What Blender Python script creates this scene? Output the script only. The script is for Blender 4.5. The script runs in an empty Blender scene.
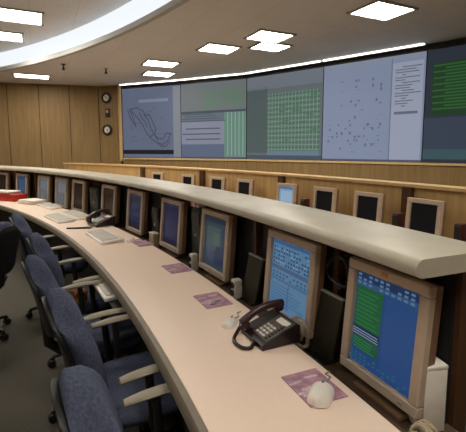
import bpy, bmesh, math, random
from mathutils import Matrix, Vector
random.seed(7)
sc = bpy.context.scene
COL = sc.collection
R_ = math.radians
CX, CY = -12.2, -4.2                       # centre of the curved room plan

def pol(R, th, z=0.0):
    t = R_(th); return Vector((CX + R*math.cos(t), CY + R*math.sin(t), z))

def lin(c):
    return tuple(((v/255)/12.92 if v/255 <= .04045 else ((v/255+.055)/1.055)**2.4) for v in c)

# ------------------------------------------------------------------ materials
def base_mat(name):
    m = bpy.data.materials.new(name); m.use_nodes = True
    nt = m.node_tree; b = nt.nodes['Principled BSDF']
    return m, nt, b

def coords(nt, scale, rot=(0,0,0)):
    tc = nt.nodes.new('ShaderNodeTexCoord'); mp = nt.nodes.new('ShaderNodeMapping')
    mp.inputs['Scale'].default_value = scale; mp.inputs['Rotation'].default_value = rot
    nt.links.new(tc.outputs['Object'], mp.inputs['Vector']); return mp.outputs['Vector']

def surf(name, rgb, rough=.5, metal=0, var=.08, nscale=18, stretch=(1,1,1), bump=0.0, spec=.5, coat=0):
    m, nt, b = base_mat(name)
    v = coords(nt, stretch)
    n = nt.nodes.new('ShaderNodeTexNoise'); n.inputs['Scale'].default_value = nscale; n.inputs['Detail'].default_value = 4
    nt.links.new(v, n.inputs['Vector'])
    r = nt.nodes.new('ShaderNodeValToRGB'); c = lin(rgb)
    r.color_ramp.elements[0].color = tuple(max(0, x*(1-var*2)) for x in c)+(1,)
    r.color_ramp.elements[1].color = tuple(min(1, x*(1+var*2)) for x in c)+(1,)
    r.color_ramp.elements[0].position = .25; r.color_ramp.elements[1].position = .75
    nt.links.new(n.outputs['Fac'], r.inputs['Fac']); nt.links.new(r.outputs['Color'], b.inputs['Base Color'])
    b.inputs['Roughness'].default_value = rough; b.inputs['Metallic'].default_value = metal
    b.inputs['Specular IOR Level'].default_value = spec; b.inputs['Coat Weight'].default_value = coat
    if bump:
        bp = nt.nodes.new('ShaderNodeBump'); bp.inputs['Strength'].default_value = bump; bp.inputs['Distance'].default_value = .01
        nt.links.new(n.outputs['Fac'], bp.inputs['Height']); nt.links.new(bp.outputs['Normal'], b.inputs['Normal'])
    return m

def glow(name, rgb, s=1.0, base=.0, rough=.6):
    m, nt, b = base_mat(name); c = lin(rgb)
    b.inputs['Base Color'].default_value = tuple(x*base for x in c)+(1,) if base else (.012,.012,.014,1)
    b.inputs['Emission Color'].default_value = c+(1,); b.inputs['Emission Strength'].default_value = s
    b.inputs['Roughness'].default_value = rough; b.inputs['Specular IOR Level'].default_value = .12
    return m

def tiles(name, rgb, line, size, rotz, rough=.9):
    m, nt, b = base_mat(name)
    v = coords(nt, (1,1,1), (0,0,rotz))
    k = nt.nodes.new('ShaderNodeTexBrick'); k.offset = 0
    k.inputs['Scale'].default_value = 1; k.inputs['Brick Width'].default_value = size; k.inputs['Row Height'].default_value = size
    k.inputs['Mortar Size'].default_value = .012; k.inputs['Mortar Smooth'].default_value = .3
    c = lin(rgb); k.inputs['Color1'].default_value = c+(1,); k.inputs['Color2'].default_value = tuple(x*.95 for x in c)+(1,)
    k.inputs['Mortar'].default_value = lin(line)+(1,)
    nt.links.new(v, k.inputs['Vector'])
    n = nt.nodes.new('ShaderNodeTexNoise'); n.inputs['Scale'].default_value = 60
    nt.links.new(v, n.inputs['Vector'])
    mx = nt.nodes.new('ShaderNodeMixRGB'); mx.blend_type = 'MULTIPLY'; mx.inputs['Fac'].default_value = .25
    nt.links.new(k.outputs['Color'], mx.inputs['Color1']); nt.links.new(n.outputs['Fac'], mx.inputs['Color2'])
    nt.links.new(mx.outputs['Color'], b.inputs['Base Color']); b.inputs['Roughness'].default_value = rough
    b.inputs['Specular IOR Level'].default_value = .1
    return m

M = {}
M['desk'] = surf('desk_laminate', (250,226,206), .42, var=.01, nscale=90, spec=.4)
M['desk_edge'] = surf('desk_edge_band', (128,117,101), .55, var=.06)
M['ledge'] = surf('ledge_laminate', (188,181,162), .38, var=.06, nscale=7, spec=.5)
M['wood'] = surf('oak_veneer', (188,158,106), .45, var=.10, nscale=3.0, stretch=(7,7,.5), spec=.35)
M['wall_oak'] = surf('wall_oak_dimmed', (142,116,76), .5, var=.09, nscale=3.0, stretch=(7,7,.5), spec=.3)  # console oak darkened; the left wall's dimness is in this colour
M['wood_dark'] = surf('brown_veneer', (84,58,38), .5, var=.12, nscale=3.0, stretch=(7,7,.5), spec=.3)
M['groove'] = surf('groove_dark', (70,48,26), .8)
M['trimwood'] = surf('pale_oak_trim', (214,182,130), .45, var=.05)
M['carpet'] = surf('carpet_loop', (98,94,86), .95, var=.22, nscale=160, bump=.5, spec=.05)
M['ceiling'] = tiles('ceiling_tile', (242,240,240), (233,230,228), .6, R_(-26))
M['plaster'] = surf('plaster_white', (225,226,226), .8, var=.02)
M['lip'] = surf('cove_lip_grey', (176,174,170), .6, var=.03)
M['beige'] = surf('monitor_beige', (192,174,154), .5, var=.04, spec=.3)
M['beige_shaded'] = surf('monitor_beige_shaded', (128,100,76), .5, var=.05, spec=.3)  # bezel beige darkened, shade of the sides put into the colour
M['black'] = surf('black_plastic', (24,23,24), .4, var=.1)
M['charcoal'] = surf('charcoal_plastic', (48,46,46), .45, var=.1)
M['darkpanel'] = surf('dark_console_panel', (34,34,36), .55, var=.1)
M['well'] = surf('shelf_laminate_brown', (92,74,56), .6, var=.08)
M['fabric'] = surf('chair_fabric_blue', (80,86,106), .9, var=.16, nscale=120, bump=.25, spec=.1)
M['shell'] = surf('chair_shell_dark', (20,18,18), .5, var=.08)
M['arm'] = surf('armrest_taupe', (160,152,132), .55, var=.06)
M['white'] = surf('white_plastic', (236,230,220), .45, var=.04)
M['grey'] = surf('grey_plastic', (150,148,142), .5, var=.05)
M['key'] = surf('key_grey', (214,208,198), .5, var=.03)
M['mauve'] = surf('mousepad_mauve', (176,136,152), .8, var=.2, nscale=26, spec=.15)
M['mauve_pale'] = surf('mousepad_pale_print', (206,180,190), .8, var=.2, nscale=40, spec=.15)
M['phone'] = surf('phone_black', (36,26,28), .32, var=.1)
M['phone_grey'] = surf('phone_face_grey', (92,88,80), .45, var=.1)
M['handset'] = surf('handset_plum', (62,38,42), .3, var=.08)
M['silver'] = surf('silver_metal', (190,190,188), .3, metal=.8)
M['red'] = surf('red_card', (176,44,28), .5, var=.1)
M['paper'] = surf('paper_white', (238,232,222), .7, var=.03)
M['teal'] = surf('dark_teal_case', (20,44,42), .4, var=.1)
M['olive'] = surf('olive_dark_board', (46,42,28), .5, var=.25, nscale=9)
M['bag'] = surf('patterned_brown_cloth', (150,98,58), .9, var=.45, nscale=60)
M['amber'] = surf('emblem_amber', (196,140,70), .4)
M['cable_beige'] = surf('cable_beige', (186,170,140), .5)
M['maroon'] = surf('speaker_maroon', (64,26,24), .5)
M['clock_face'] = surf('clock_face_white', (228,222,206), .5, var=.02)
M['lamp'] = glow('fluorescent_panel', (255,247,234), 17)
M['cove'] = glow('cove_face_glow', (240,246,250), .62)
M['strip'] = glow('strip_tube', (255,250,238), 4.0)

# ------------------------------------------------------------------ mesh builder
class MB:
    def __init__(s): s.v=[]; s.f=[]; s.m=[]
    def add(s, vs, fs, mi=0, T=None):
        o=len(s.v)
        s.v += [ (T@Vector(p)) if T else Vector(p) for p in vs ]
        s.f += [ tuple(o+i for i in f) for f in fs ]; s.m += [mi]*len(fs); return s
    def box(s, c, d, mi=0, T=None, bev=0, seg=2):
        if not bev:
            x,y,z=c; a,b,h=d[0]/2,d[1]/2,d[2]/2
            vs=[(x+i*a,y+j*b,z+k*h) for k in(-1,1) for j in(-1,1) for i in(-1,1)]
            return s.add(vs,[(0,2,3,1),(4,5,7,6),(0,1,5,4),(2,6,7,3),(0,4,6,2),(1,3,7,5)],mi,T)
        bm=bmesh.new(); bmesh.ops.create_cube(bm,size=1,matrix=Matrix.Translation(c)@Matrix.Diagonal((d[0],d[1],d[2],1)))
        bmesh.ops.bevel(bm,geom=bm.edges[:],offset=bev,segments=seg,profile=.5,affect='EDGES')
        bm.verts.index_update()
        s.add([v.co[:] for v in bm.verts],[[v.index for v in f.verts] for f in bm.faces],mi,T); bm.free(); return s
    def loft(s, rings, mi=0, T=None, caps=True, closed=True):
        n=len(rings[0]); vs=[p for r in rings for p in r]; fs=[]
        for k in range(len(rings)-1):
            for i in range(n if closed else n-1):
                j=(i+1)%n; fs.append((k*n+i,k*n+j,(k+1)*n+j,(k+1)*n+i))
        if caps: fs += [tuple(range(n-1,-1,-1)), tuple(range((len(rings)-1)*n,len(rings)*n))]
        return s.add(vs,fs,mi,T)
    def tube(s, pts, r, n=8, mi=0, T=None):
        pts=[Vector(p) for p in pts]; rings=[]
        up=Vector((0,0,1))
        for i,p in enumerate(pts):
            d=(pts[min(i+1,len(pts)-1)]-pts[max(i-1,0)]).normalized()
            a=d.cross(up); a = a.normalized() if a.length>1e-3 else d.cross(Vector((1,0,0))).normalized()
            b=d.cross(a); rr=r[i] if isinstance(r,(list,tuple)) else r
            rings.append([p+rr*(math.cos(2*math.pi*k/n)*a+math.sin(2*math.pi*k/n)*b) for k in range(n)])
        return s.loft(rings,mi,T)
    def lathe(s, prof, n=20, mi=0, T=None):
        return s.loft([[(r*math.cos(2*math.pi*k/n),r*math.sin(2*math.pi*k/n),z) for k in range(n)] for r,z in prof],mi,T)
    def quad(s,x0,z0,x1,z1,y,mi,T=None):
        return s.add([(x0,y,z0),(x1,y,z0),(x1,y,z1),(x0,y,z1)],[(0,1,2,3)],mi,T)
    def sweep(s, prof, t0, t1, n, mi=0):          # closed (R,z) profile swept along the room's arc
        rings=[[pol(R,t0+(t1-t0)*k/n,z) for R,z in prof] for k in range(n+1)]
        return s.loft(rings,mi)
    def build(s, name, mats, parent=None, off=None, smooth=True, ang=35):
        me=bpy.data.meshes.new(name)
        o_=off if off is not None else Vector((0,0,0))
        me.from_pydata([tuple(v-o_) for v in s.v],[],s.f)
        for m in (mats if isinstance(mats,(list,tuple)) else [mats]): me.materials.append(m)
        me.polygons.foreach_set('material_index',s.m)
        bm=bmesh.new(); bm.from_mesh(me); bmesh.ops.recalc_face_normals(bm,faces=bm.faces[:]); bm.to_mesh(me); bm.free()
        if smooth:
            me.polygons.foreach_set('use_smooth',[True]*len(me.polygons)); me.set_sharp_from_angle(angle=R_(ang))
        o=bpy.data.objects.new(name,me); COL.objects.link(o)
        if parent: o.parent=parent
        return o
    def build_raw(s,name,mats,parent=None):       # keeps face winding (thin screens)
        me=bpy.data.meshes.new(name); me.from_pydata([tuple(v) for v in s.v],[],s.f)
        for m in mats: me.materials.append(m)
        me.polygons.foreach_set('material_index',s.m)
        o=bpy.data.objects.new(name,me); COL.objects.link(o)
        if parent: o.parent=parent
        return o

def tag(o,label,cat,group=None):
    o['label']=label; o['category']=cat
    if group: o['group']=group
    return o
def thing(name,label,cat,loc=(0,0,0),rz=0,group=None):
    o=bpy.data.objects.new(name,None); COL.objects.link(o); o.empty_display_size=.1
    o.location=loc; o.rotation_euler=(0,0,rz); return tag(o,label,cat,group)
def struct(o): o['kind']='structure'; return o
def face_out(th): return R_(th-90)             # local +Y points away from the room's centre
def copy_tree(o,parent=None):
    c=o.copy(); COL.objects.link(c); c.parent=parent
    for ch in list(o.children): copy_tree(ch,c)
    return c
def clone(o,loc,rz,label):
    c=copy_tree(o); c.location=loc; c.rotation_euler=(0,0,rz); c['label']=label; return c

# ------------------------------------------------------------------ room shell
ZC, ZU, RB = 3.05, 3.41, 14.53
W = [(-8,8.75),(-5.25,9.49),(-3.3,10.02),(-2.74,9.86)]                 # oak wall left of the displays
S = [(-2.68,9.80),(-1.18,9.13),(.27,8.36),(1.58,7.20),(2.84,6.06),(3.98,4.86)]   # display wall corners
FR = [(4.9,3.5),(5.5,2.0),(5.8,0),(5.8,-3)]
poly = W+S+FR+[(-8,-3)]
mb=MB(); mb.add([(x,y,0) for x,y in poly]+[(x,y,-.1) for x,y in poly],[tuple(range(len(poly))),tuple(range(2*len(poly)-1,len(poly)-1,-1))])
struct(mb.build('floor',M['carpet'],smooth=False))

def wall_run(mb,a,b,z0,z1,t=.12,mi=0,inset=0):
    a=Vector((a[0],a[1],0)); b=Vector((b[0],b[1],0)); d=(b-a).normalized(); n=Vector((-d.y,d.x,0))
    p=[a+n*inset,b+n*inset,b+n*(inset+t),a+n*(inset+t)]
    mb.add([(q.x,q.y,z) for z in(z0,z1) for q in p],[(0,3,2,1),(4,5,6,7),(0,1,5,4),(1,2,6,5),(2,3,7,6),(3,0,4,7)],mi)
def along(a,b,u): return (a[0]+(b[0]-a[0])*u, a[1]+(b[1]-a[1])*u)

# oak wall with upright panels, narrow dark joints between
mb=MB()
for i in range(3):
    a,b=W[i],W[i+1]; L=math.dist(a,b)
    wall_run(mb,a,b,0,ZU+.05,.12,1,.015)
    n=max(1,round(L/.73)) if i<2 else 1
    for k in range(n):
        e=.009/L
        wall_run(mb,along(a,b,k/n+e),along(a,b,(k+1)/n-e),.0,ZU+.04,.015,0,0)
struct(mb.build('wall_left',[M['wall_oak'],M['groove']],smooth=False))
# pale upright trim beside the first display
mb=MB(); wall_run(mb,(-2.755,9.83),(-2.70,9.79),1.24,ZC,.05,0,-.02); struct(mb.build('trim_1',M['trimwood'],smooth=False))

SZ0, SZ1 = 1.315, 2.95
mb=MB()
pts=S
for i in range(len(pts)-1):
    a,b=pts[i],pts[i+1]; L=math.dist(a,b)
    wall_run(mb,a,b,0,ZU,.12,1,.16)
    for k in range(2):
        wall_run(mb,along(a,b,k/2+.002),along(a,b,(k+1)/2-.002),0,SZ0-.04,.16,0,0)
    wall_run(mb,a,b,SZ1+.01,ZU,.1,2,.06)
struct(mb.build('wall_front',[M['wall_oak'],M['groove'],M['charcoal']],smooth=False))
mb=MB()
for i in range(len(pts)-1): wall_run(mb,pts[i],pts[i+1],SZ0-.04,SZ0-.005,.18,0,-.02)
struct(mb.build('trim_2',M['trimwood'],smooth=False))
mb=MB()
ring=[S[-1]]+FR
for i in range(len(ring)-1): wall_run(mb,ring[i],ring[i+1],0,ZU,.12,0,0)
struct(mb.build('wall_right',M['wall_oak'],smooth=False))
mb=MB(); wall_run(mb,(5.8,-3),(-8,-3),0,ZU+.05,.12,0,0); struct(mb.build('wall_rear',M['wall_oak'],smooth=False))
mb=MB(); wall_run(mb,(-8,-3),(-8,8.75),0,ZU+.05,.12,0,0); struct(mb.build('wall_side',M['wall_oak'],smooth=False))

# ceilings: low tiled ring outside the light cove, higher tiled area inside it
def arc_plane(name,r0,r1,t0,t1,n,z,m,th=.08):
    mb=MB(); mb.sweep([(r0,z),(r1,z),(r1,z+th),(r0,z+th)],t0,t1,n); return struct(mb.build(name,m,smooth=False))
arc_plane('ceiling',RB+.02,20.9,-3,80,60,ZC,M['ceiling'])
arc_plane('ceiling.001',3.0,RB+.02,-3,80,60,ZU,M['ceiling'])
c=thing('glowing_cove','long curved white cove face with added glow stepping down from the higher ceiling','ceiling light',pol(RB,45,ZC))
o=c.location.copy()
mb=MB(); mb.sweep([(RB-.012,ZC+.09),(RB+.03,ZC+.09),(RB+.03,ZU-.002),(RB-.012,ZU-.002)],-2,79,80); mb.build('glowing_face',M['cove'],c,o)  # face glows by itself in place of hidden tubes lighting it
mb=MB(); mb.sweep([(RB-.05,ZC),(RB+.018,ZC),(RB+.018,ZC+.09),(RB-.014,ZC+.09),(RB-.05,ZC+.06)],-2,79,80); mb.build('lip',M['lip'],c,o)

# troffers
def troffer(name,label,x,y,z,w,d,rz):
    t=thing(name,label,'ceiling light',(x,y,z),rz,'square ceiling light panels')
    mb=MB()
    for (cx,cy,sx,sy) in ((0,d/2,w+.05,.025),(0,-d/2,w+.05,.025),(w/2,0,.025,d),(-w/2,0,.025,d)): mb.box((cx,cy,-.008),(sx,sy,.022))
    mb.build('frame',M['lip'],t,smooth=False)
    mb=MB(); mb.box((0,0,-.006),(w-.02,d-.02,.008)); mb.build('diffuser',M['lamp'],t,smooth=False)
    return t
rz=R_(26)
L=[(-3.07,5.97,ZU,.62,.60,'square white light panel on the higher ceiling, nearest above the cove band'),
   (-3.86,6.95,ZU,.60,.55,'small-looking light panel cut by the left edge on the higher ceiling'),
   (-4.22,8.62,ZC,.66,.42,'lone light panel on the low ceiling near the oak wall'),
   (-1.30,7.40,ZC,.56,.46,'nearer light panel of the pair above the country map display'),
   (-1.51,8.36,ZC,.56,.46,'farther light panel of the pair above the country map display'),
   (-.22,6.33,ZC,.52,.46,'single light panel between the two pairs on the low ceiling'),
   (.50,5.67,ZC,.52,.44,'nearer light panel of the pair above the green grid display'),
   (.56,6.22,ZC,.50,.40,'farther light panel of the pair above the green grid display'),
   (1.66,4.66,ZC,.56,.44,'large light panel cut by the top of the picture, above the right displays')]
for x,y,z,w,d,lb in L: troffer('ceiling_light',lb,x,y,z-.003,w,d,rz)
# unseen panels added to put more light on the near desks
for i,(x,y,z) in enumerate([(-2.2,3.9,ZU),(.9,.3,ZU),(-.6,-.9,ZU),(-5,5,ZU),(2.7,2.6,ZC),(-4,1.5,ZU)]):
    troffer('ceiling_light','added light panel out of view, brightening the near desks',x,y,z-.003,.6,.6,rz)
# slot lights above the displays
nm=['map display','two-window display','green grid display','pale scatter display']
for i in range(4):
    a,b=S[i],S[i+1]; d=(Vector(b)-Vector(a)).normalized(); n=Vector((d.y,-d.x))
    mid=Vector(along(a,b,.5))+n*.06
    t=thing('strip_light','thin bright strip light at the ceiling above the '+nm[i],'strip light',(mid.x,mid.y,ZC),math.atan2(d.y,d.x),'strip lights above the display wall')
    Ln=math.dist(a,b)-.02
    mb=MB(); mb.box((0,.028,-.016),(Ln,.02,.03)); mb.box((0,0,-.004),(Ln,.06,.006)); mb.build('housing',M['lip'],t,smooth=False)
    mb=MB(); mb.box((0,-.002,-.016),(Ln-.03,.03,.016),bev=.005); mb.build('tube',M['strip'],t)
for i,(x,y) in enumerate([(-3.08,7.48),(-2.42,7.84)]):
    t=thing('pendant_sprinkler',['small dark sprinkler hanging from the low ceiling near the cove band','small sprinkler on the low ceiling in front of the clocks'][i],'sprinkler',(x,y,ZC),0)
    mb=MB(); mb.lathe([(.0,0),(.045,0),(.045,-.012),(.0,-.014)],14); mb.build('plate',M['silver' if i else 'charcoal'],t)
    mb=MB(); mb.lathe([(.014,-.01),(.014,-.07),(.022,-.075),(.022,-.09),(.03,-.1),(.03,-.105),(0,-.106)],12); mb.build('nozzle',M['charcoal'],t)

# ------------------------------------------------------------------ display wall
def wall_display(i,label,bg,items):
    a,b=S[i],S[i+1]; d=(Vector(b)-Vector(a)).normalized(); Ln=math.dist(a,b); h=SZ1-SZ0
    t=thing('wall_display',label,'display screen',(a[0],a[1],SZ0),math.atan2(d.y,d.x),'large displays along the curved front wall')
    mb=MB(); mb.box((Ln/2,.075,h/2),(Ln-.006,.10,h)); 
    mb.build('housing',M['charcoal'],t,smooth=False)
    mats=[]; idx={}
    def mi(c):
        g=sum(c)/3; c=tuple(.72*x+.28*g for x in c)
        if c not in idx: idx[c]=len(mats); mats.append(glow('display_light',c,.42,base=.22,rough=.8))
        return idx[c]
    mb=MB(); mb.quad(.008,.006,Ln-.008,h-.004,.02,mi(bg))
    for k,it in enumerate(items):
        c=mi(it[-1]); y=.0185-.0015*it[-2]
        if it[0]=='r': _,u0,v0,u1,v1=it[:5]; mb.quad(.008+u0*(Ln-.016),v0*h,.008+u1*(Ln-.016),v1*h,y,c)
        if it[0]=='l':
            P=[Vector((.008+u*(Ln-.016),v*h)) for u,v in it[1]]; w=it[2]
            for p,q in zip(P,P[1:]):
                e=(q-p).normalized(); nn=Vector((-e.y,e.x))*w/2; e=e*w*.3
                mb.add([(v.x,y,v.y) for v in (p-e-nn,q+e-nn,q+e+nn,p-e+nn)],[(0,1,2,3)],c)
    mb.build_raw('screen',mats,t)
# 1: map of a country with two long coasts
mapl=[[(.14,.70),(.22,.62),(.30,.55),(.36,.47),(.42,.36),(.50,.28),(.60,.22),(.70,.19),(.78,.24),(.84,.34),(.76,.35),(.72,.28)],
      [(.10,.70),(.14,.58),(.20,.50),(.24,.45),(.21,.53),(.17,.62),(.14,.70)],
      [(.14,.70),(.26,.72),(.36,.68),(.42,.60),(.48,.62),(.54,.50),(.58,.42),(.57,.33),(.62,.28),(.70,.27)],
      [(.30,.66),(.34,.58),(.40,.52),(.44,.44)],[(.38,.62),(.46,.54),(.5,.42),(.55,.34)],[(.48,.30),(.56,.34),(.62,.24)],[(.60,.22),(.68,.16),(.76,.17),(.80,.22)]]
it=[('r',0,.055,.88,.115,1,(34,34,42)),('r',.88,.02,1,.99,1,(128,136,148)),('r',.3,.79,.80,.83,1,(124,138,164))]
it+=[('l',P,.03,2,(76,82,104)) for P in mapl]
for _ in range(26): 
    u=random.uniform(.1,.8); v=random.uniform(.18,.72); it.append(('r',u,v,u+.05,v+.012,2,(86,96,122)))
wall_display(0,'large display with a dark outline map, first from the oak wall',(98,110,142),it)
# 2
it=[('r',0,.62,1,.995,1,(112,122,124)),('r',.0,.02,.68,.50,1,(130,138,164)),('r',.68,.02,1,.62,1,(104,142,134)),('r',0,.02,.68,.19,2,(92,106,140)),('r',0,.0,1,.02,2,(70,84,110))]
for k in range(9): it.append(('r',.34+.02*(k%4),.68+.026*k,.98,.69+.026*k,2,(92,140,104)))
for k in range(6): it.append(('r',0.02+.05*(k%2),.585-.03*k if k<3 else .46-.07*(k-2),.5+.05*k if k<3 else .62,.595-.03*k if k<3 else .475-.07*(k-2),2,(78,88,108)))
it.append(('r',0,.60,1,.63,3,(72,84,104))); it.append(('r',0,.49,.7,.505,3,(84,92,112)))
for k in range(9): it.append(('r',.69,.08+.055*k,.995,.10+.055*k,2,(86,160,120)))
for k in range(5): it.append(('r',.73+.055*k,.04,.74+.055*k,.6,3,(150,178,176)))
wall_display(1,'large display with a pale window and green table, second from the oak wall',(100,116,128),it)
# 3
it=[('r',0,.08,.30,.86,1,(82,98,100)),('r',.30,.10,.97,.78,1,(92,124,110)),('r',.30,.05,.97,.105,1,(100,128,156)),('r',0,.84,1,.995,1,(112,122,136)),('r',0,.0,1,.05,1,(74,88,104))]
for k in range(24): it.append(('r',.30,.115+.0275*k,.97,.123+.0275*k,2,(62,92,86) if k%2 else (112,158,126)))
for k in range(15): it.append(('r',.32+.044*k,.11,.328+.044*k,.78,3,(120,152,146)))
for k in range(22): 
    u=.44+.5*random.random(); v=.15+.6*random.random(); it.append(('r',u,v,min(u+.08,.97),v+.018,3,(70,130,84)))
for k in range(9): it.append(('r',.03,.3+.03*k,.28,.308+.03*k,2,(66,104,88)))
wall_display(2,'large display filled with a green grid of cells, third from the oak wall',(98,112,118),it)
# 4
it=[('r',.71,.02,.985,.93,1,(152,164,192)),('r',.70,.02,.712,.97,2,(108,122,156)),('r',0,.0,1,.02,2,(80,90,116)),('r',0,.95,1,.995,1,(132,146,172))]
for k in range(80):
    v=random.choice([.08,.12,.16,.2,.24,.28,.32,.36,.40,.44,.5,.56,.6,.7,.74,.8]); u=random.uniform(.06,.62)
    if v>.5 : u=random.choice([.35,.38,.52,.56,.6,.2,.3])
    it.append(('r',u,v+random.uniform(-.01,.02),u+.018,v+.02,2,(94,108,142)))
for k in range(16): it.append(('r',.74 if k%3 else .8,.88-.024*k,.8+.16*random.random()+.02,.890-.024*k,2,(104,114,136)))
it.append(('r',.74,.45,.95,.475,2,(96,108,140)))
wall_display(3,'large pale blue display with scattered marks and a list pane, fourth from the oak wall',(128,144,180),it)
# 5
it=[('r',.05,.42,1,.88,1,(34,72,42)),('r',0,.12,1,.40,1,(58,70,92)),('r',0,.03,1,.12,1,(58,92,100))]
for k in range(15): it.append(('r',.06+.1*(k%2),.47+.027*k,.55+.4*random.random(),.484+.027*k,2,(48,112,48)))
it.append(('r',.6,.42,.8,.435,3,(150,70,60)))
wall_display(4,'dark display with green rows, rightmost of the wall displays',(48,56,72),it)

# clocks and the box between them, on the narrow oak panel
d=(Vector(W[3])-Vector(W[2])).normalized(); ang=math.atan2(d.y,d.x); n=Vector((d.y,-d.x))
def on_col(u,z): p=Vector(along(W[2],W[3],u))+n*.004; return (p.x,p.y,z)
for z,lb,hh in ((2.76,'upper round black-rimmed clock on the narrow oak panel',(2.2,-.6)),(1.99,'lower round black-rimmed clock on the narrow oak panel',(1.3,3.0))):
    t=thing('wall_clock',lb,'clock',on_col(.40,z),ang,'round clocks beside the display wall')
    Tm=Matrix.Rotation(math.pi/2,4,'X')
    mb=MB(); mb.lathe([(.0,0),(.13,0),(.135,.02),(.125,.045),(.085,.05),(.08,.03),(0,.03)],28,T=Tm); mb.build('case',M['black'],t)
    mb=MB(); mb.lathe([(0,.031),(.078,.031),(.078,.034),(0,.034)],28,T=Tm); mb.build('dial',M['clock_face'],t)
    mb=MB()
    for k,Lh in zip(hh,(.045,.065)): mb.box((0,-.036,Lh/2),(.014,.003,Lh),T=Matrix.Rotation(k,4,'Y'))
    mb.build('hand',M['black'],t,smooth=False)
t=thing('wall_box','small dark wall box between the two clocks','wall box',on_col(.44,2.40),ang)
mb=MB(); mb.box((0,-.02,0),(.11,.04,.2),bev=.008); mb.build('body',M['charcoal'],t)
mb=MB(); mb.box((0,-.042,.03),(.07,.006,.06)); mb.build('display',M['grey'],t,smooth=False)

# ------------------------------------------------------------------ consoles
T0,T1=21.2,60.0
con=thing('curved_console','long curved operator console with pink-beige worktop and raised pale ledge in front','console',pol(13.5,40)); o=con.location.copy()
mb=MB(); mb.sweep([(13.200,.705),(13.678,.705),(13.678,.746),(13.674,.75),(13.200,.75)],T0,T1,110); mb.build('worktop',M['desk'],con,o)
mb=MB(); mb.sweep([(13.199,.692),(13.199,.748),(13.180,.744),(13.172,.732),(13.172,.700),(13.180,.692)],T0,T1,110); mb.build('edge_band',M['desk_edge'],con,o)
mb=MB(); mb.sweep([(13.60,.635),(13.93,.635),(13.93,.66),(13.60,.66)],T0,T1,100); mb.build('equipment_shelf',M['well'],con,o)
mb=MB(); mb.sweep([(13.676,.66),(13.69,.66),(13.69,.705),(13.676,.705)],T0,T1,100); mb.build('shelf_lip',M['wood_dark'],con,o)
TE=22.5
nose=[]
for k in range(9):
    a=math.pi/2+math.pi*k/8; nose.append((13.720+.026*math.cos(a),1.194+.026*math.sin(a)))
mb=MB(); mb.sweep([(14.005,1.168),(14.005,1.215),(14.0,1.22)]+nose,TE-.2,T1,110); mb.build('ledge',M['ledge'],con,o)
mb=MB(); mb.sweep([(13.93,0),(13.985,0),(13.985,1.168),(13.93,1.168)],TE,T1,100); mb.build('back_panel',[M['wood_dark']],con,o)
mb=MB(); mb.sweep([(13.915,.66),(13.931,.66),(13.931,1.158),(13.915,1.158)],TE+.08,40.9,60); mb.build('shade_sheet',M['darkpanel'],con,o)  # dark sheet added for the shade behind the near monitors
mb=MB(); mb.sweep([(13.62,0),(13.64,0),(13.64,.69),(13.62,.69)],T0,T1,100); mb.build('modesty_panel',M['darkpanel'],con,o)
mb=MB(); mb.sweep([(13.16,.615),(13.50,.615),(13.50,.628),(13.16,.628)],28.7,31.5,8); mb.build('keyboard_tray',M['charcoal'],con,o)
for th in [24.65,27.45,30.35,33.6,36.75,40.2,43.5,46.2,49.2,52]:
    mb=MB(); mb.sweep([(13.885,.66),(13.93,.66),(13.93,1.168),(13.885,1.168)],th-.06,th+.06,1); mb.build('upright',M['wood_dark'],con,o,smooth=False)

con2=thing('rear_console','oak fronted curved console in the next row, facing the display wall','console',pol(15.4,36)); o=con2.location.copy()
mb=MB(); mb.sweep([(15.66,0),(15.70,0),(15.70,1.19),(15.66,1.19)],16,57.5,90); mb.build('back_panel',M['wood'],con2,o)
mb=MB(); mb.sweep([(15.625,1.19),(15.80,1.19),(15.80,1.215),(15.625,1.215)],16,57.5,90); mb.build('ledge',M['trimwood'],con2,o)
mb=MB(); mb.sweep([(15.0,.71),(15.66,.71),(15.66,.75),(15.0,.75)],16,57.5,90); mb.build('worktop',M['desk'],con2,o)
mb=MB(); mb.sweep([(15.55,0),(15.57,0),(15.57,.71),(15.55,.71)],16,57.5,90); mb.build('modesty_panel',M['wood'],con2,o)
for th in [22.6,28.95,35.15,41.4,47.6]:
    mb=MB(); mb.sweep([(15.61,.75),(15.66,.75),(15.66,1.188),(15.61,1.188)],th-.16,th+.16,2); mb.build('upright',M['wood_dark'],con2,o,smooth=False)

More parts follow.
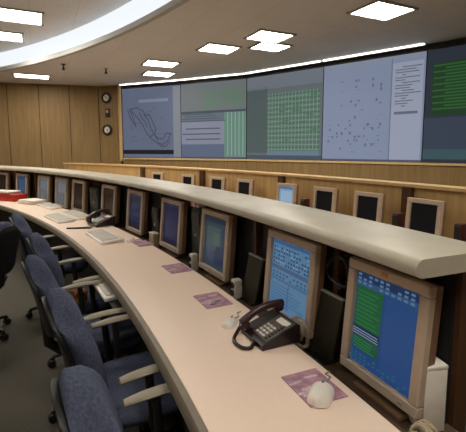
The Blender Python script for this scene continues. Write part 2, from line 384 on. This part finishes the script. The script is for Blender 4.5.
# ------------------------------------------------------------------ monitors
BZ=lambda w,h,b:[(-w/2,0,w/2,b),(-w/2,h-b,w/2,h),(-w/2,b,-w/2+b,h-b),(w/2-b,b,w/2,h-b)]
def monitor(name,label,loc,rz,group,w,h,z0,tilt,screen,dark=False,badge=False):
    t=thing(name,label,'monitor',loc,rz,group)
    T=Matrix.Translation((0,0,z0))@Matrix.Rotation(R_(-tilt),4,'X')
    fm,sm=(M['beige'],M['beige_shaded'])
    b=.036
    mb=MB()
    for x0,z_0,x1,z1 in BZ(w,h,b): mb.box(((x0+x1)/2,.009,(z_0+z1)/2),(x1-x0,.03,z1-z_0),T=T,bev=.004,seg=1)
    mb.build('bezel',fm,t)
    mb=MB()
    def ring(y,ix,iz0,iz1):
        x=w/2-ix; return [(-x,y,iz0),(x,y,iz0),(x,y,h-iz1),(-x,y,h-iz1)]
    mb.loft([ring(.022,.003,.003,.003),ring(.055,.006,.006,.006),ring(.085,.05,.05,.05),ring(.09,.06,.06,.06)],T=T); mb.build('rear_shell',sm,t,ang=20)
    mats=[];idx={}
    def mi(c):
        g=sum(c)/3; c=tuple(.8*x+.2*g for x in c)
        if c not in idx: idx[c]=len(mats); mats.append(glow('monitor_light',c,screen.get('s',.55)*.56,rough=.25))
        return idx[c]
    mb=MB(); x0,x1,z_0,z1=-w/2+b,w/2-b,b,h-b; W_,H_=x1-x0,z1-z_0
    mb.quad(x0-.002,z_0-.002,x1+.002,z1+.002,.012,mi(screen['bg']),T)
    for (u0,v0,u1,v1,l,c) in screen.get('r',[]): mb.quad(x0+u0*W_,z_0+v0*H_,x0+u1*W_,z_0+v1*H_,.0115-.0006*l,mi(c),T)
    mb.build_raw('screen',mats,t)
    mb=MB(); mb.box((0,.075,z0*.5+.03),(.07,.03,z0+.12),bev=.008); mb.build('neck',sm,t)
    mb=MB(); mb.box((0,.07,.009),(.22,.13,.018),bev=.006); mb.build('foot',sm,t)
    mb=MB(); mb.box((w/2-.06,-.007,.018),(.014,.004,.008),T=T); mb.build('power_button',M['grey'],t,smooth=False)
    if badge:
        mb=MB(); mb.box((.0,-.007,h-.018),(.03,.003,.014),T=T,bev=.001,seg=1); o=mb.build('emblem',M['amber'],t,smooth=False); o['label']='small amber emblem on the top bezel'
    return t
def rows(n,u0,u1,v0,v1,c,l=2,jit=.3,hh=.4):
    r=[]; st=(v1-v0)/n
    for k in range(n): r.append((u0,v0+k*st,u1-(u1-u0)*jit*random.random(),v0+k*st+st*hh,l,c))
    return r
def dots(nx,ny,u0,u1,v0,v1,c,l=3,p=.7):
    r=[]; a=(u1-u0)/nx; b=(v1-v0)/ny
    for i in range(nx):
        for j in range(ny):
            if random.random()<p: r.append((u0+a*i,v0+b*j,u0+a*(i+.6),v0+b*(j+.55),l,c))
    return r
blue=dict(bg=(30,78,150),s=.62,r=[(0,.90,1,1,1,(34,60,108)),(.02,.40,.46,.84,1,(30,112,62)),(.0,.30,.46,.40,1,(26,44,96)),(.02,.16,.46,.30,1,(28,104,70)),(.5,.05,.97,.86,1,(36,84,158)),(0,.84,1,.90,1,(52,96,150))]
  +rows(9,.03,.44,.42,.82,(40,140,66))+rows(3,.0,.46,.31,.39,(150,170,200),2,.05)+rows(4,.03,.44,.17,.29,(44,150,80))+dots(10,3,.02,.95,.86,.99,(96,140,190))+dots(12,3,.0,.95,.02,.14,(50,110,150)))
sky=dict(bg=(92,146,192),s=.62,r=[(0,.93,1,1,1,(60,110,170)),(0,.56,1,.62,1,(70,112,160)),(0,.40,1,.44,1,(76,122,172))]
  +dots(14,5,.03,.97,.64,.92,(40,82,138))+dots(14,4,.03,.97,.66,.9,(124,170,208),4,.35)+rows(7,.04,.95,.06,.38,(70,126,184),2,.5)+[(.48,.03,.5,.4,3,(60,104,160))]+dots(10,2,.05,.95,.45,.55,(52,100,156)))
teal=dict(bg=(60,84,102),s=.5,r=[(.0,.88,1,1,1,(44,60,80)),(.1,.35,.75,.8,1,(78,106,112)),(.55,.1,.95,.45,1,(52,66,100)),(.2,.1,.5,.35,1,(70,92,128)),(.4,.45,.7,.7,2,(96,120,112))])
navy=dict(bg=(34,38,76),s=.5,r=[(0,.92,1,1,1,(50,58,92)),(.05,.1,.95,.85,1,(38,44,88))]+rows(8,.1,.9,.15,.8,(48,56,104)))
navy2=dict(bg=(36,40,72),s=.5,r=[(0,.9,1,1,1,(56,62,96)),(.1,.2,.9,.8,1,(42,52,92))]+rows(5,.1,.9,.25,.75,(54,64,108)))
brown=dict(bg=(36,24,18),s=.4,r=[(.05,.8,.95,.95,1,(66,42,28)),(.1,.1,.9,.7,1,(42,28,20))])
brown2=dict(bg=(34,22,18),s=.4,r=[(.1,.1,.9,.85,1,(46,28,20))])
pale=dict(bg=(118,124,132),s=.55,r=[(.1,.5,.9,.9,1,(134,140,148))])
bluefar=dict(bg=(46,78,120),s=.6,r=[(.1,.3,.9,.85,1,(60,96,140))])
g1='beige monitors along the front console'
mons=[(23.27,blue,'beige monitor with a green table on blue, nearest the cut end of the pale ledge',True),
 (25.62,sky,'beige monitor with a bright light blue windowed screen behind the large black telephone',False),
 (29.0,teal,'beige monitor with a grey-teal screen, third from the cut end of the ledge',False),
 (32.05,navy,'beige monitor with a navy screen, fourth from the cut end of the ledge',False),
 (35.4,navy2,'beige monitor with a navy screen beside the far black telephone, fifth from the ledge end',False),
 (38.4,brown,'beige monitor with a dark brown screen just behind the far black telephone',False),
 (42.3,brown2,'beige monitor with a dark brown screen, seventh from the cut end of the ledge',False),
 (44.7,pale,'narrow-looking beige monitor with a grey screen, eighth from the ledge end',False),
 (47.3,pale,'beige monitor with a grey screen behind the loose white papers',False),
 (50.6,bluefar,'beige monitor with a blue screen behind the red box',False),
 (53.6,brown2,'farthest beige monitor of the front console, by the left edge',False)]
for th,scn,lb,bd in mons:
    monitor('desktop_monitor',lb,pol(13.79,th,.66),face_out(th),g1,.385 if th>24 else .35,.402,.054,4.5,scn,badge=bd)
g2='monitors on the next console row'
off=dict(bg=(14,15,17),s=.35,r=[(.05,.05,.95,.95,1,(17,18,20))])
lit=dict(bg=(132,178,214),s=.8,r=[(0,.88,1,1,1,(84,124,170)),(.1,.3,.9,.8,1,(148,190,222))])
nth=['ninth','eighth','seventh','sixth','fifth','fourth','third','second','first']
for i,th in enumerate([45.0,41.85,39.15,36.95,34.05,31.9,29.9,27.85,25.9,24.0]):
    lb='only light blue lit monitor on the oak console behind the ledge' if i==4 else ('black-screened monitor on the oak console, %s from the right edge'%(nth[i]) if i<9 else 'black-screened monitor on the oak console just beyond the right edge')
    monitor('desktop_monitor',lb,pol(15.42,th,.75),face_out(th),g2,.30,.325,.055,4,lit if i==4 else off)

# ------------------------------------------------------------------ things between the monitors
def board(label,th,R,w,h,rz=0,tilt=12):
    t=thing('document_holder',label,'document holder',pol(R,th,.66),face_out(th)+rz,'dark boards leaning between the front monitors')
    T=Matrix.Translation((0,0,.012))@Matrix.Rotation(R_(-tilt),4,'X')
    mb=MB(); mb.box((0,.008,h/2),(w,.016,h),T=T,bev=.003,seg=1); mb.build('board',M['olive'],t)
    mb=MB(); mb.box((0,.006,h+.003),(w,.022,.007),T=T); o=mb.build('edge_strip',M['grey'],t,smooth=False); o['label']='pale strip along the top edge'
    mb=MB(); mb.box((0,.03,.006),(w*.8,.09,.012)); mb.build('foot',M['black'],t,smooth=False)
board('dark olive board leaning between the two nearest monitors',24.62,13.80,.165,.25)
board('dark olive board leaning behind the telephone, left of the light blue screen',27.3,13.82,.15,.245)
def tower(label,th,R,w,h,m,d=.09):
    t=thing('computer_tower',label,'computer',pol(R,th,.66),face_out(th),'slim computer cases between the front monitors')
    mb=MB(); mb.box((0,d/2,h/2),(w,d,h),bev=.006); mb.build('case',m,t)
    mb=MB(); mb.box((0,-.003,h*.82),(w*.8,.01,h*.2),bev=.002,seg=1); mb.build('drive_panel',M['charcoal'],t)
    mb=MB(); mb.lathe([(0,0),(.012,0),(.012,.006),(0,.006)],12,T=Matrix.Translation((0,-.002,h*.55))@Matrix.Rotation(math.pi/2,4,'X')); mb.build('power_button',M['grey'],t)
    for k in range(5):
        pass
    return t
tower('slim dark teal computer case with a red and white packet on top',30.35,13.835,.15,.44,M['teal'],.045)
tower('slim dark teal computer case left of the far black telephone',40.3,13.82,.26,.40,M['teal'],.06)
tower('slim black computer case between the navy-screened monitors',33.72,13.84,.15,.34,M['black'],.04)
# packet on the tower
t=thing('snack_packet','red and white packet lying on top of the dark teal case','packet',pol(13.86,30.35,1.1),face_out(30.35))
mb=MB(); mb.box((-.02,0,.018),(.13,.07,.036),bev=.008); mb.build('wrapper',M['paper'],t)
mb=MB(); mb.box((-.07,0,.018),(.03,.074,.04),bev=.006); mb.box((.02,0,.02),(.02,.074,.036),bev=.004); mb.build('band',M['red'],t)
# pale box near the ledge end
t=thing('storage_box','pale beige box on the shelf right of the nearest monitor','box',pol(13.865,22.72,.66),face_out(22.6)-.2)
mb=MB(); mb.box((0,.0,.10),(.10,.075,.20),bev=.005); mb.build('body',M['white'],t)
mb=MB(); mb.box((0,0,.204),(.101,.076,.012),bev=.003); mb.build('lid',M['white'],t)
t=thing('storage_box','small pale box on the shelf between the two navy screens','box',pol(13.80,33.45,.66),face_out(33.4))
mb=MB(); mb.box((0,.0,.06),(.10,.05,.12),bev=.005); mb.build('body',M['cable_beige'],t)
mb=MB(); mb.box((0,0,.126),(.106,.056,.012),bev=.004); mb.build('lid',M['white'],t)
# small white speakers / cable coils
def speaker(label,th,R,m,h=.17):
    t=thing('desk_speaker',label,'speaker',pol(R,th,.66),face_out(th),'small speakers between the front monitors')
    mb=MB(); mb.box((0,.03,h/2),(.05,.05,h),bev=.008); mb.build('cabinet',m,t)
    for z in (h*.3,h*.7):
        mb=MB(); mb.lathe([(0,0),(.018,0),(.018,.006),(.012,.003),(0,.002)],14,T=Matrix.Translation((0,.004,z))@Matrix.Rotation(math.pi/2,4,'X')); mb.build('driver',M['charcoal'],t)
speaker('small white speaker standing left of the grey-teal screen',30.2,13.765,M['white'],.12)
speaker('small white speaker left of the leaning board behind the telephone',27.68,13.77,M['white'],.11)
def coil(label,th,R,z,r,m,rz=0):
    t=thing('cable_coil',label,'cable',pol(R,th,z),face_out(th)+rz,'coiled cables behind the desk edge')
    mb=MB()
    pts=[]
    for k in range(100):
        a=k*2*math.pi/20; rr=r*(1+.12*math.sin(k*.9)); pts.append((rr*math.cos(a),.012*math.sin(a*.31)*3,r+.012+rr*math.sin(a)*.95))
    mb.tube(pts,.0055,6); mb.build('cable_loop',m,t)
    mb=MB(); mb.box((0,0,.012),(.03,.06,.024),bev=.004); mb.build('tie',m,t)
coil('beige cable coil right of the large black telephone',24.98,13.735,.66,.062,M['cable_beige'])
coil('beige cable coil under the nearest monitor by the pale box',22.35,13.76,.66,.03,M['cable_beige'],.3)
coil('black cable coil hanging under the ledge above the nearest leaning board',24.45,13.89,.95,.06,M['black'])

# ------------------------------------------------------------------ things on the worktop
def pad(label,th,R,w=.17,d=.14,rz=0):
    t=thing('mouse_pad',label,'mouse pad',pol(R,th,.75),face_out(th)+rz,'mauve mouse pads on the front worktop')
    mb=MB(); mb.box((0,0,.002),(w,d,.004),bev=.0015,seg=1); mb.build('base',M['mauve'],t)
    mb=MB()
    random.seed(3)
    for k in range(14):
        a=random.uniform(-.5,.5); x=random.uniform(-.05,.06)*w/.17; y=random.uniform(-.05,.03)
        mb.box((x,y,.0044),(.012,.05,.0006),T=Matrix.Rotation(a*.3,4,'Z'))
    mb.build('print',M['mauve_pale'],t,smooth=False)
pad('mauve mouse pad under a white mouse, nearest on the worktop',23.43,13.575,.172,.138)
pad('mauve mouse pad left of the large black telephone',26.9,13.565,.19,.14)
pad('mauve mouse pad in front of the fourth monitor, third along the worktop',29.43,13.595,.19,.14)
pad('farthest mauve mouse pad in front of the fifth monitor',32.7,13.63,.2,.12)
def mouse(label,th,R,z,rz,s=1):
    t=thing('computer_mouse',label,'mouse',pol(R,th,z),face_out(th)+rz,'white mice on the front worktop')
    mb=MB(); rings=[]
    for k in range(11):
        u=k/10; y=(-.052+.104*u); wv=.031*math.sqrt(max(.02,1-(2*u-1)**4)); hv=.034*math.sqrt(max(.02,1-(2*u-.9)**2*.8))*(1-.25*u)
        rings.append([(wv*math.cos(a),y,max(0,hv*(math.sin(a)))) for a in [math.pi*j/10 for j in range(11)]]+[(-wv*.6,y,0),(wv*.6,y,0)])
    mb.loft(rings,T=Matrix.Diagonal((s,s,s,1))); mb.build('shell',M['white'],t,ang=60)
    mb=MB(); mb.box((0,.026,.0265),(.006,.018,.008),T=Matrix.Diagonal((s,s,s,1)),bev=.002); mb.build('scroll_wheel',M['grey'],t)
    mb=MB(); mb.tube([(0,.05*s,.008),(.01,.09*s,.004),(-.01,.12,.004),(.0,.14,.004)],.0025,6); mb.build('cable',M['grey'],t)
mouse('white mouse on the nearest mauve mouse pad',23.2,13.565,.7545,.75,1.2)
mouse('white mouse on the bare worktop left of the large telephone',25.67,13.52,.75,.75,.95)
mouse('small white mouse on the worktop beside the nearest white keyboard',33.2,13.58,.75,.4,.9)

def keyboard(label,th,R,w=.48,d=.19,rz=0,z=.75):
    t=thing('keyboard',label,'keyboard',pol(R,th,z),face_out(th)+rz,'white keyboards')
    T=Matrix.Rotation(R_(4),4,'X')
    mb=MB(); mb.box((0,0,.015),(w,d,.022),T=T,bev=.005); mb.build('case',M['white'],t)
    mb=MB()
    nx=int(w/.024)
    for r in range(5):
        for k in range(nx-1):
            if r==0 and 4<k<10: continue
            mb.box((-w/2+.024+k*.0235,-d/2+.03+r*.027,.029),(.019,.021,.009),T=T)
    mb.box((-w/2+.024+7*.0235,-d/2+.03,.029),(.11,.021,.009),T=T)
    o=mb.build('keys',M['key'],t,smooth=False)
    return t
keyboard('white keyboard on the worktop in front of the far black telephone',34.3,13.43,.50,.19,0)
keyboard('white keyboard at the worktop edge left of the black rod',39.5,13.36,.54,.18,0)
keyboard('white keyboard pushed back under the monitors left of the far telephone',39.9,13.575,.58,.17,0)
keyboard('white keyboard behind the loose papers, farthest on the worktop',44.0,13.58,.5,.15,0)
keyboard('grey-white keyboard on the tray below the worktop edge',30.15,13.20,.42,.13,0,.628)

def telephone(label,th,R,rz,cord=True,s=1):
    t=thing('desk_telephone',label,'telephone',pol(R,th,.75),face_out(th)+rz,'black desk telephones')
    Sx=Matrix.Diagonal((s,s,s,1))
    # wedge body rising to the rear
    def sec(x): return [(x,-.10,.004),(x,.10,.004),(x,.105,.085),(x,.09,.094),(x,-.085,.034),(x,-.10,.026)]
    mb=MB(); mb.loft([sec(-.105),sec(-.10),sec(.10),sec(.105)],T=Sx); mb.build('body',M['phone'],t,ang=25)
    Tf=Sx@Matrix.Translation((.0,-.085,.034))@Matrix.Rotation(math.atan2(.06,.175),4,'X')
    mb=MB(); mb.box((.035,.092,.002),(.125,.165,.005),T=Tf,bev=.002,seg=1); mb.build('face_plate',M['phone_grey'],t)
    mb=MB()
    for i in range(3):
        for j in range(4): mb.box((.0+i*.026,.025+j*.021,.0075),(.018,.013,.008),T=Tf,bev=.002,seg=1)
    mb.build('keypad',M['key'],t)
    mb=MB()
    for j in range(7): mb.box((.08,.022+j*.018,.0065),(.014,.009,.005),T=Tf)
    mb.build('side_keys',M['black'],t,smooth=False)
    mb=MB(); mb.box((.045,.145,.006),(.085,.034,.006),T=Tf,bev=.002,seg=1); mb.build('display',M['paper'],t)
    # handset along the left side, arched
    mb=MB(); pts=[];rr=[]
    for k in range(15):
        u=k/14; y=-.115+.235*u; arch=.028*math.sin(math.pi*u)
        pts.append((-.075,y,.066+.062*u+arch)); rr.append(.021-.004*math.sin(math.pi*u))
    mb.tube(pts,rr,12,T=Sx)
    for u,y in ((0,-.095),(1,.10)):
        c=(-.075,y,.05+.062*u); mb.lathe([(0,-.016),(.024,-.014),(.029,0),(.026,.016),(0,.024)],14,T=Sx@Matrix.Translation(c)@Matrix.Rotation(.33,4,'X'))
    mb.build('handset',M['handset'],t,ang=60)
    if cord:
        mb=MB(); P=[(-.075,-.115,.055),(-.075,-.14,.02),(-.05,-.165,.011),(-.005,-.18,.010),(.045,-.172,.010),(.065,-.145,.010),(.05,-.118,.010),(.02,-.098,.014)]
        # smooth curve, coiled
        C=[];
        for k in range(len(P)-1):
            p0=Vector(P[max(k-1,0)]);p1=Vector(P[k]);p2=Vector(P[k+1]);p3=Vector(P[min(k+2,len(P)-1)])
            for q in range(6):
                u=q/6; C.append(.5*((2*p1)+(p2-p0)*u+(2*p0-5*p1+4*p2-p3)*u*u+(3*p1-p0-3*p2+p3)*u**3))
        mb.tube([c+Vector((0,0,0)) for c in C],[.0085+.0014*(k%2) for k in range(len(C))],8,T=Sx); mb.build('cord',M['phone'],t,ang=80)
    return t
telephone('large black desk telephone with handset and cord loop, nearest on the worktop',24.91,13.612,.02,s=.83)
telephone('small far black desk telephone behind the white keyboard',36.9,13.60,.1,cord=False)
t=thing('pen','black rod-like pen lying on the worktop by the far telephone','pen',pol(13.37,36.6,.75),face_out(36.6)+1.1)
mb=MB(); mb.tube([(-.12,0,.009),(.10,0,.009)],.008,8); mb.build('barrel',M['black'],t)
mb=MB(); mb.tube([(.10,0,.009),(.125,0,.009)],[.007,.002],8); mb.build('tip',M['charcoal'],t)
t=thing('storage_box','low red box with white papers on top, far left on the worktop','box',pol(13.46,49.0,.75),face_out(49)+.35)
mb=MB(); mb.box((0,0,.045),(.52,.22,.09),bev=.006); mb.build('body',M['red'],t)
mb=MB(); mb.box((0,0,.093),(.53,.225,.014),bev=.004); mb.build('lid',M['red'],t)
random.seed(11)
def papers(label,th,R,z,n,w,d,rz):
    t=thing('paper_stack',label,'papers',pol(R,th,z),face_out(th)+rz)
    for k in range(n):
        mb=MB(); mb.box((random.uniform(-.02,.02),random.uniform(-.015,.015),.004+.008*k),(w,d,.0075),T=Matrix.Rotation(random.uniform(-.15,.15),4,'Z')); mb.build('sheet',M['paper'],t,smooth=False)
papers('white papers stacked on the low red box',49.3,13.46,.85,5,.36,.2,.35)
papers('loose stack of white papers beside the red box',46.3,13.56,.75,7,.34,.22,.2)
papers('thin white papers on the worktop between the stacks',47.2,13.72-.15,.75,2,.22,.2,-.2)

# ------------------------------------------------------------------ chairs
def make_chair(label):
    t=thing('office_chair',label,'chair',group='blue office chairs along the front console')
    # seat cushion
    mb=MB(); rings=[]
    prof=[(.19,.415),(.225,.425),(.238,.455),(.225,.485),(.18,.497),(.08,.492),(0.001,.49)]
    def sup(r,z):
        out=[]
        for k in range(32):
            a=2*math.pi*k/32; c,s=math.cos(a),math.sin(a); e=.62
            x=r*math.copysign(abs(c)**e,c); y=r*math.copysign(abs(s)**e,s)*.98
            zz=z-(.018*max(0,(y-.12)/.1) if z>.47 else 0); out.append((x,y,zz))
        return out
    mb.loft([sup(r,z) for r,z in prof]); mb.build('seat',M['fabric'],t,ang=70)
    mb=MB(); mb.box((0,-.01,.405),(.34,.34,.03),bev=.012); mb.build('seat_pan',M['shell'],t)
    # backrest: padded, curved, rounded outline
    NX,NZ=15,15
    def bk(u,v,off):
        w=.195*(1-abs(2*v-1)**4.2*.42)
        x=w*u; z=.49+.465*v-.11*abs(u)**2.6*max(0,(v-.3)/.7)**2+.05*abs(u)**2.6*max(0,(.3-v)/.3)**2
        y=-.245-.105*v+.02*u*u+.015*math.sin(math.pi*v*1.1)+.03*(0.5-abs(v-.32))*0
        return Vector((x,y+off,z))
    def slab(o0,o1,mname,nm,inset):
        mb=MB(); vs=[];fs=[]
        for side,oo in((0,o0),(1,o1)):
            for j in range(NZ):
                for i in range(NX):
                    u=-1+2*i/(NX-1); v=j/(NZ-1)
                    e=max(abs(u),abs(2*v-1))
                    k=1-max(0,(e-.72)/.28)**2*.62
                    mid=(o0+o1)/2; p=bk(u*inset,.5+(v-.5)*inset,mid+(oo-mid)*k); vs.append(p)
        n=NX*NZ
        for j in range(NZ-1):
            for i in range(NX-1):
                a=j*NX+i; fs.append((a,a+1,a+NX+1,a+NX)); fs.append((n+a,n+a+NX,n+a+NX+1,n+a+1))
        for i in range(NX-1):
            fs.append((i,n+i,n+i+1,i+1)); a=(NZ-1)*NX+i; fs.append((a,a+1,n+a+1,n+a))
        for j in range(NZ-1):
            a=j*NX; fs.append((a,a+NX,n+a+NX,n+a)); a=j*NX+NX-1; fs.append((a,n+a,n+a+NX,a+NX))
        mb.add(vs,fs); return mb.build(nm,M[mname],t,ang=75)
    slab(-.04,.06,'fabric','backrest',1.0)
    slab(-.06,-.03,'shell','back_shell',.86)
    mb=MB(); mb.tube([(0,-.06,.395),(0,-.22,.40),(0,-.285,.46),(0,-.30,.62)],[.03,.03,.028,.024],8); mb.build('back_support',M['shell'],t,ang=60)
    for s in(-1,1):
        mb=MB(); rings=[]
        for k in range(9):
            u=k/8; y=-.17+.27*u; w=.026*(1-.35*abs(2*u-1)**3); z=.655+.012*math.sin(math.pi*u)
            rings.append([(s*.265+w*math.cos(a),y,z+.013*math.sin(a)) for a in [2*math.pi*j/10 for j in range(10)]])
        mb.loft(rings); ap=mb.build('armrest',M['arm'],t,ang=60)
        mb=MB(); mb.tube([(s*.13,-.03,.40),(s*.23,-.03,.40),(s*.262,-.04,.43),(s*.268,-.05,.52),(s*.265,-.06,.65)],[.018,.018,.02,.018,.017],8); mb.build('bracket',M['shell'],ap,ang=60)
    mb=MB(); mb.lathe([(0,.08),(.03,.08),(.03,.24),(.02,.24),(.02,.39),(0,.39)],14); mb.lathe([(0,.37),(.07,.37),(.08,.39),(0,.40)],14); mb.build('gas_lift',M['shell'],t)
    for k in range(5):
        a=2*math.pi*k/5-math.pi/2; T=Matrix.Rotation(a,4,'Z')
        mb=MB(); mb.tube([(.01,0,.10),(.12,0,.095),(.28,0,.072)],[.026,.022,.015],8,T=T); lg=mb.build('leg',M['black'],t,ang=60)
        mb=MB(); mb.lathe([(0,-.022),(.024,-.022),(.028,-.012),(.028,.012),(.024,.022),(0,.022)],14,T=T@Matrix.Translation((.283,0,.028))@Matrix.Rotation(math.pi/2,4,'X'))
        mb.box((.278,0,.055),(.03,.02,.03),T=T,bev=.004); mb.build('caster',M['black'],lg,ang=60)
    return t
ch=make_chair('nearest blue office chair, cut by the bottom of the picture')
spots=[(23.62,13.215,.07,'nearest blue office chair, cut by the bottom of the picture'),
 (26.55,13.19,.06,'second nearest blue office chair along the worktop edge'),
 (29.3,13.12,.07,'third blue office chair from the front, before the keyboard tray'),
 (32.0,13.18,.02,'fourth blue office chair from the front, right beside the patterned bag'),
 (36.4,13.17,-.02,'farthest blue office chair tucked under the worktop'),
 (35.6,12.52,.7,'office chair standing back from the worktop and turned away, at the left edge')]
for i,(th,R,rz,lb) in enumerate(spots):
    loc=pol(R,th,0); a=face_out(th)+rz
    if i==5: loc=Vector((-2.09,3.07,0)); a=R_(80)
    if i==0: ch.location=loc; ch.rotation_euler=(0,0,a)
    else: clone(ch,loc,a,lb)
t=thing('small_bag','small patterned brown bag on a chair seat under the worktop','bag',pol(13.06,31.22,.487),face_out(31.5)+.4)
mb=MB(); mb.box((0,0,.05),(.12,.085,.10),bev=.025,seg=3); mb.build('pouch',M['bag'],t,ang=60)
mb=MB(); mb.tube([(-.035,0,.095),(-.03,0,.12),(0,0,.13),(.03,0,.12),(.035,0,.095)],.006,6); mb.build('handle',M['bag'],t,ang=60)

# little maroon speakers on the next row
for i,(th,lb) in enumerate([(28.72,'small maroon speaker left of the second black screen from the right edge'),(32.95,'small maroon speaker right of the light blue lit monitor'),(26.75,'small maroon speaker near the right edge before the oak panel')]):
    t=thing('desk_speaker',lb,'speaker',pol(15.45,th,.75),face_out(th),'maroon speakers on the next console row')
    mb=MB(); mb.box((0,0,.12),(.06,.08,.24),bev=.008); mb.build('cabinet',M['maroon'],t)
    mb=MB(); mb.box((0,-.042,.12),(.048,.006,.2),bev=.002,seg=1); mb.build('grille',M['black'],t)

# ------------------------------------------------------------------ light, camera, view
w=bpy.data.worlds.new('room_air'); sc.world=w; w.use_nodes=True
w.node_tree.nodes['Background'].inputs['Color'].default_value=(.02,.02,.02,1); w.node_tree.nodes['Background'].inputs['Strength'].default_value=.1
cam=bpy.data.cameras.new('camera'); co=bpy.data.objects.new('camera',cam); COL.objects.link(co)
co.location=(0,0,1.5); co.rotation_euler=(R_(83.5),0,0)
cam.sensor_fit='HORIZONTAL'; cam.sensor_width=36; cam.lens=400/466*36; cam.shift_y=-(216-195.57)/466; cam.clip_start=.05
sc.camera=co
vs=sc.view_settings; vs.view_transform='Standard'; vs.look='None'; vs.gamma=1; vs.use_curve_mapping=False; vs.exposure=0.72
try:
    sc.cycles.use_denoising=True; sc.cycles.max_bounces=8; sc.cycles.diffuse_bounces=6
except Exception: pass
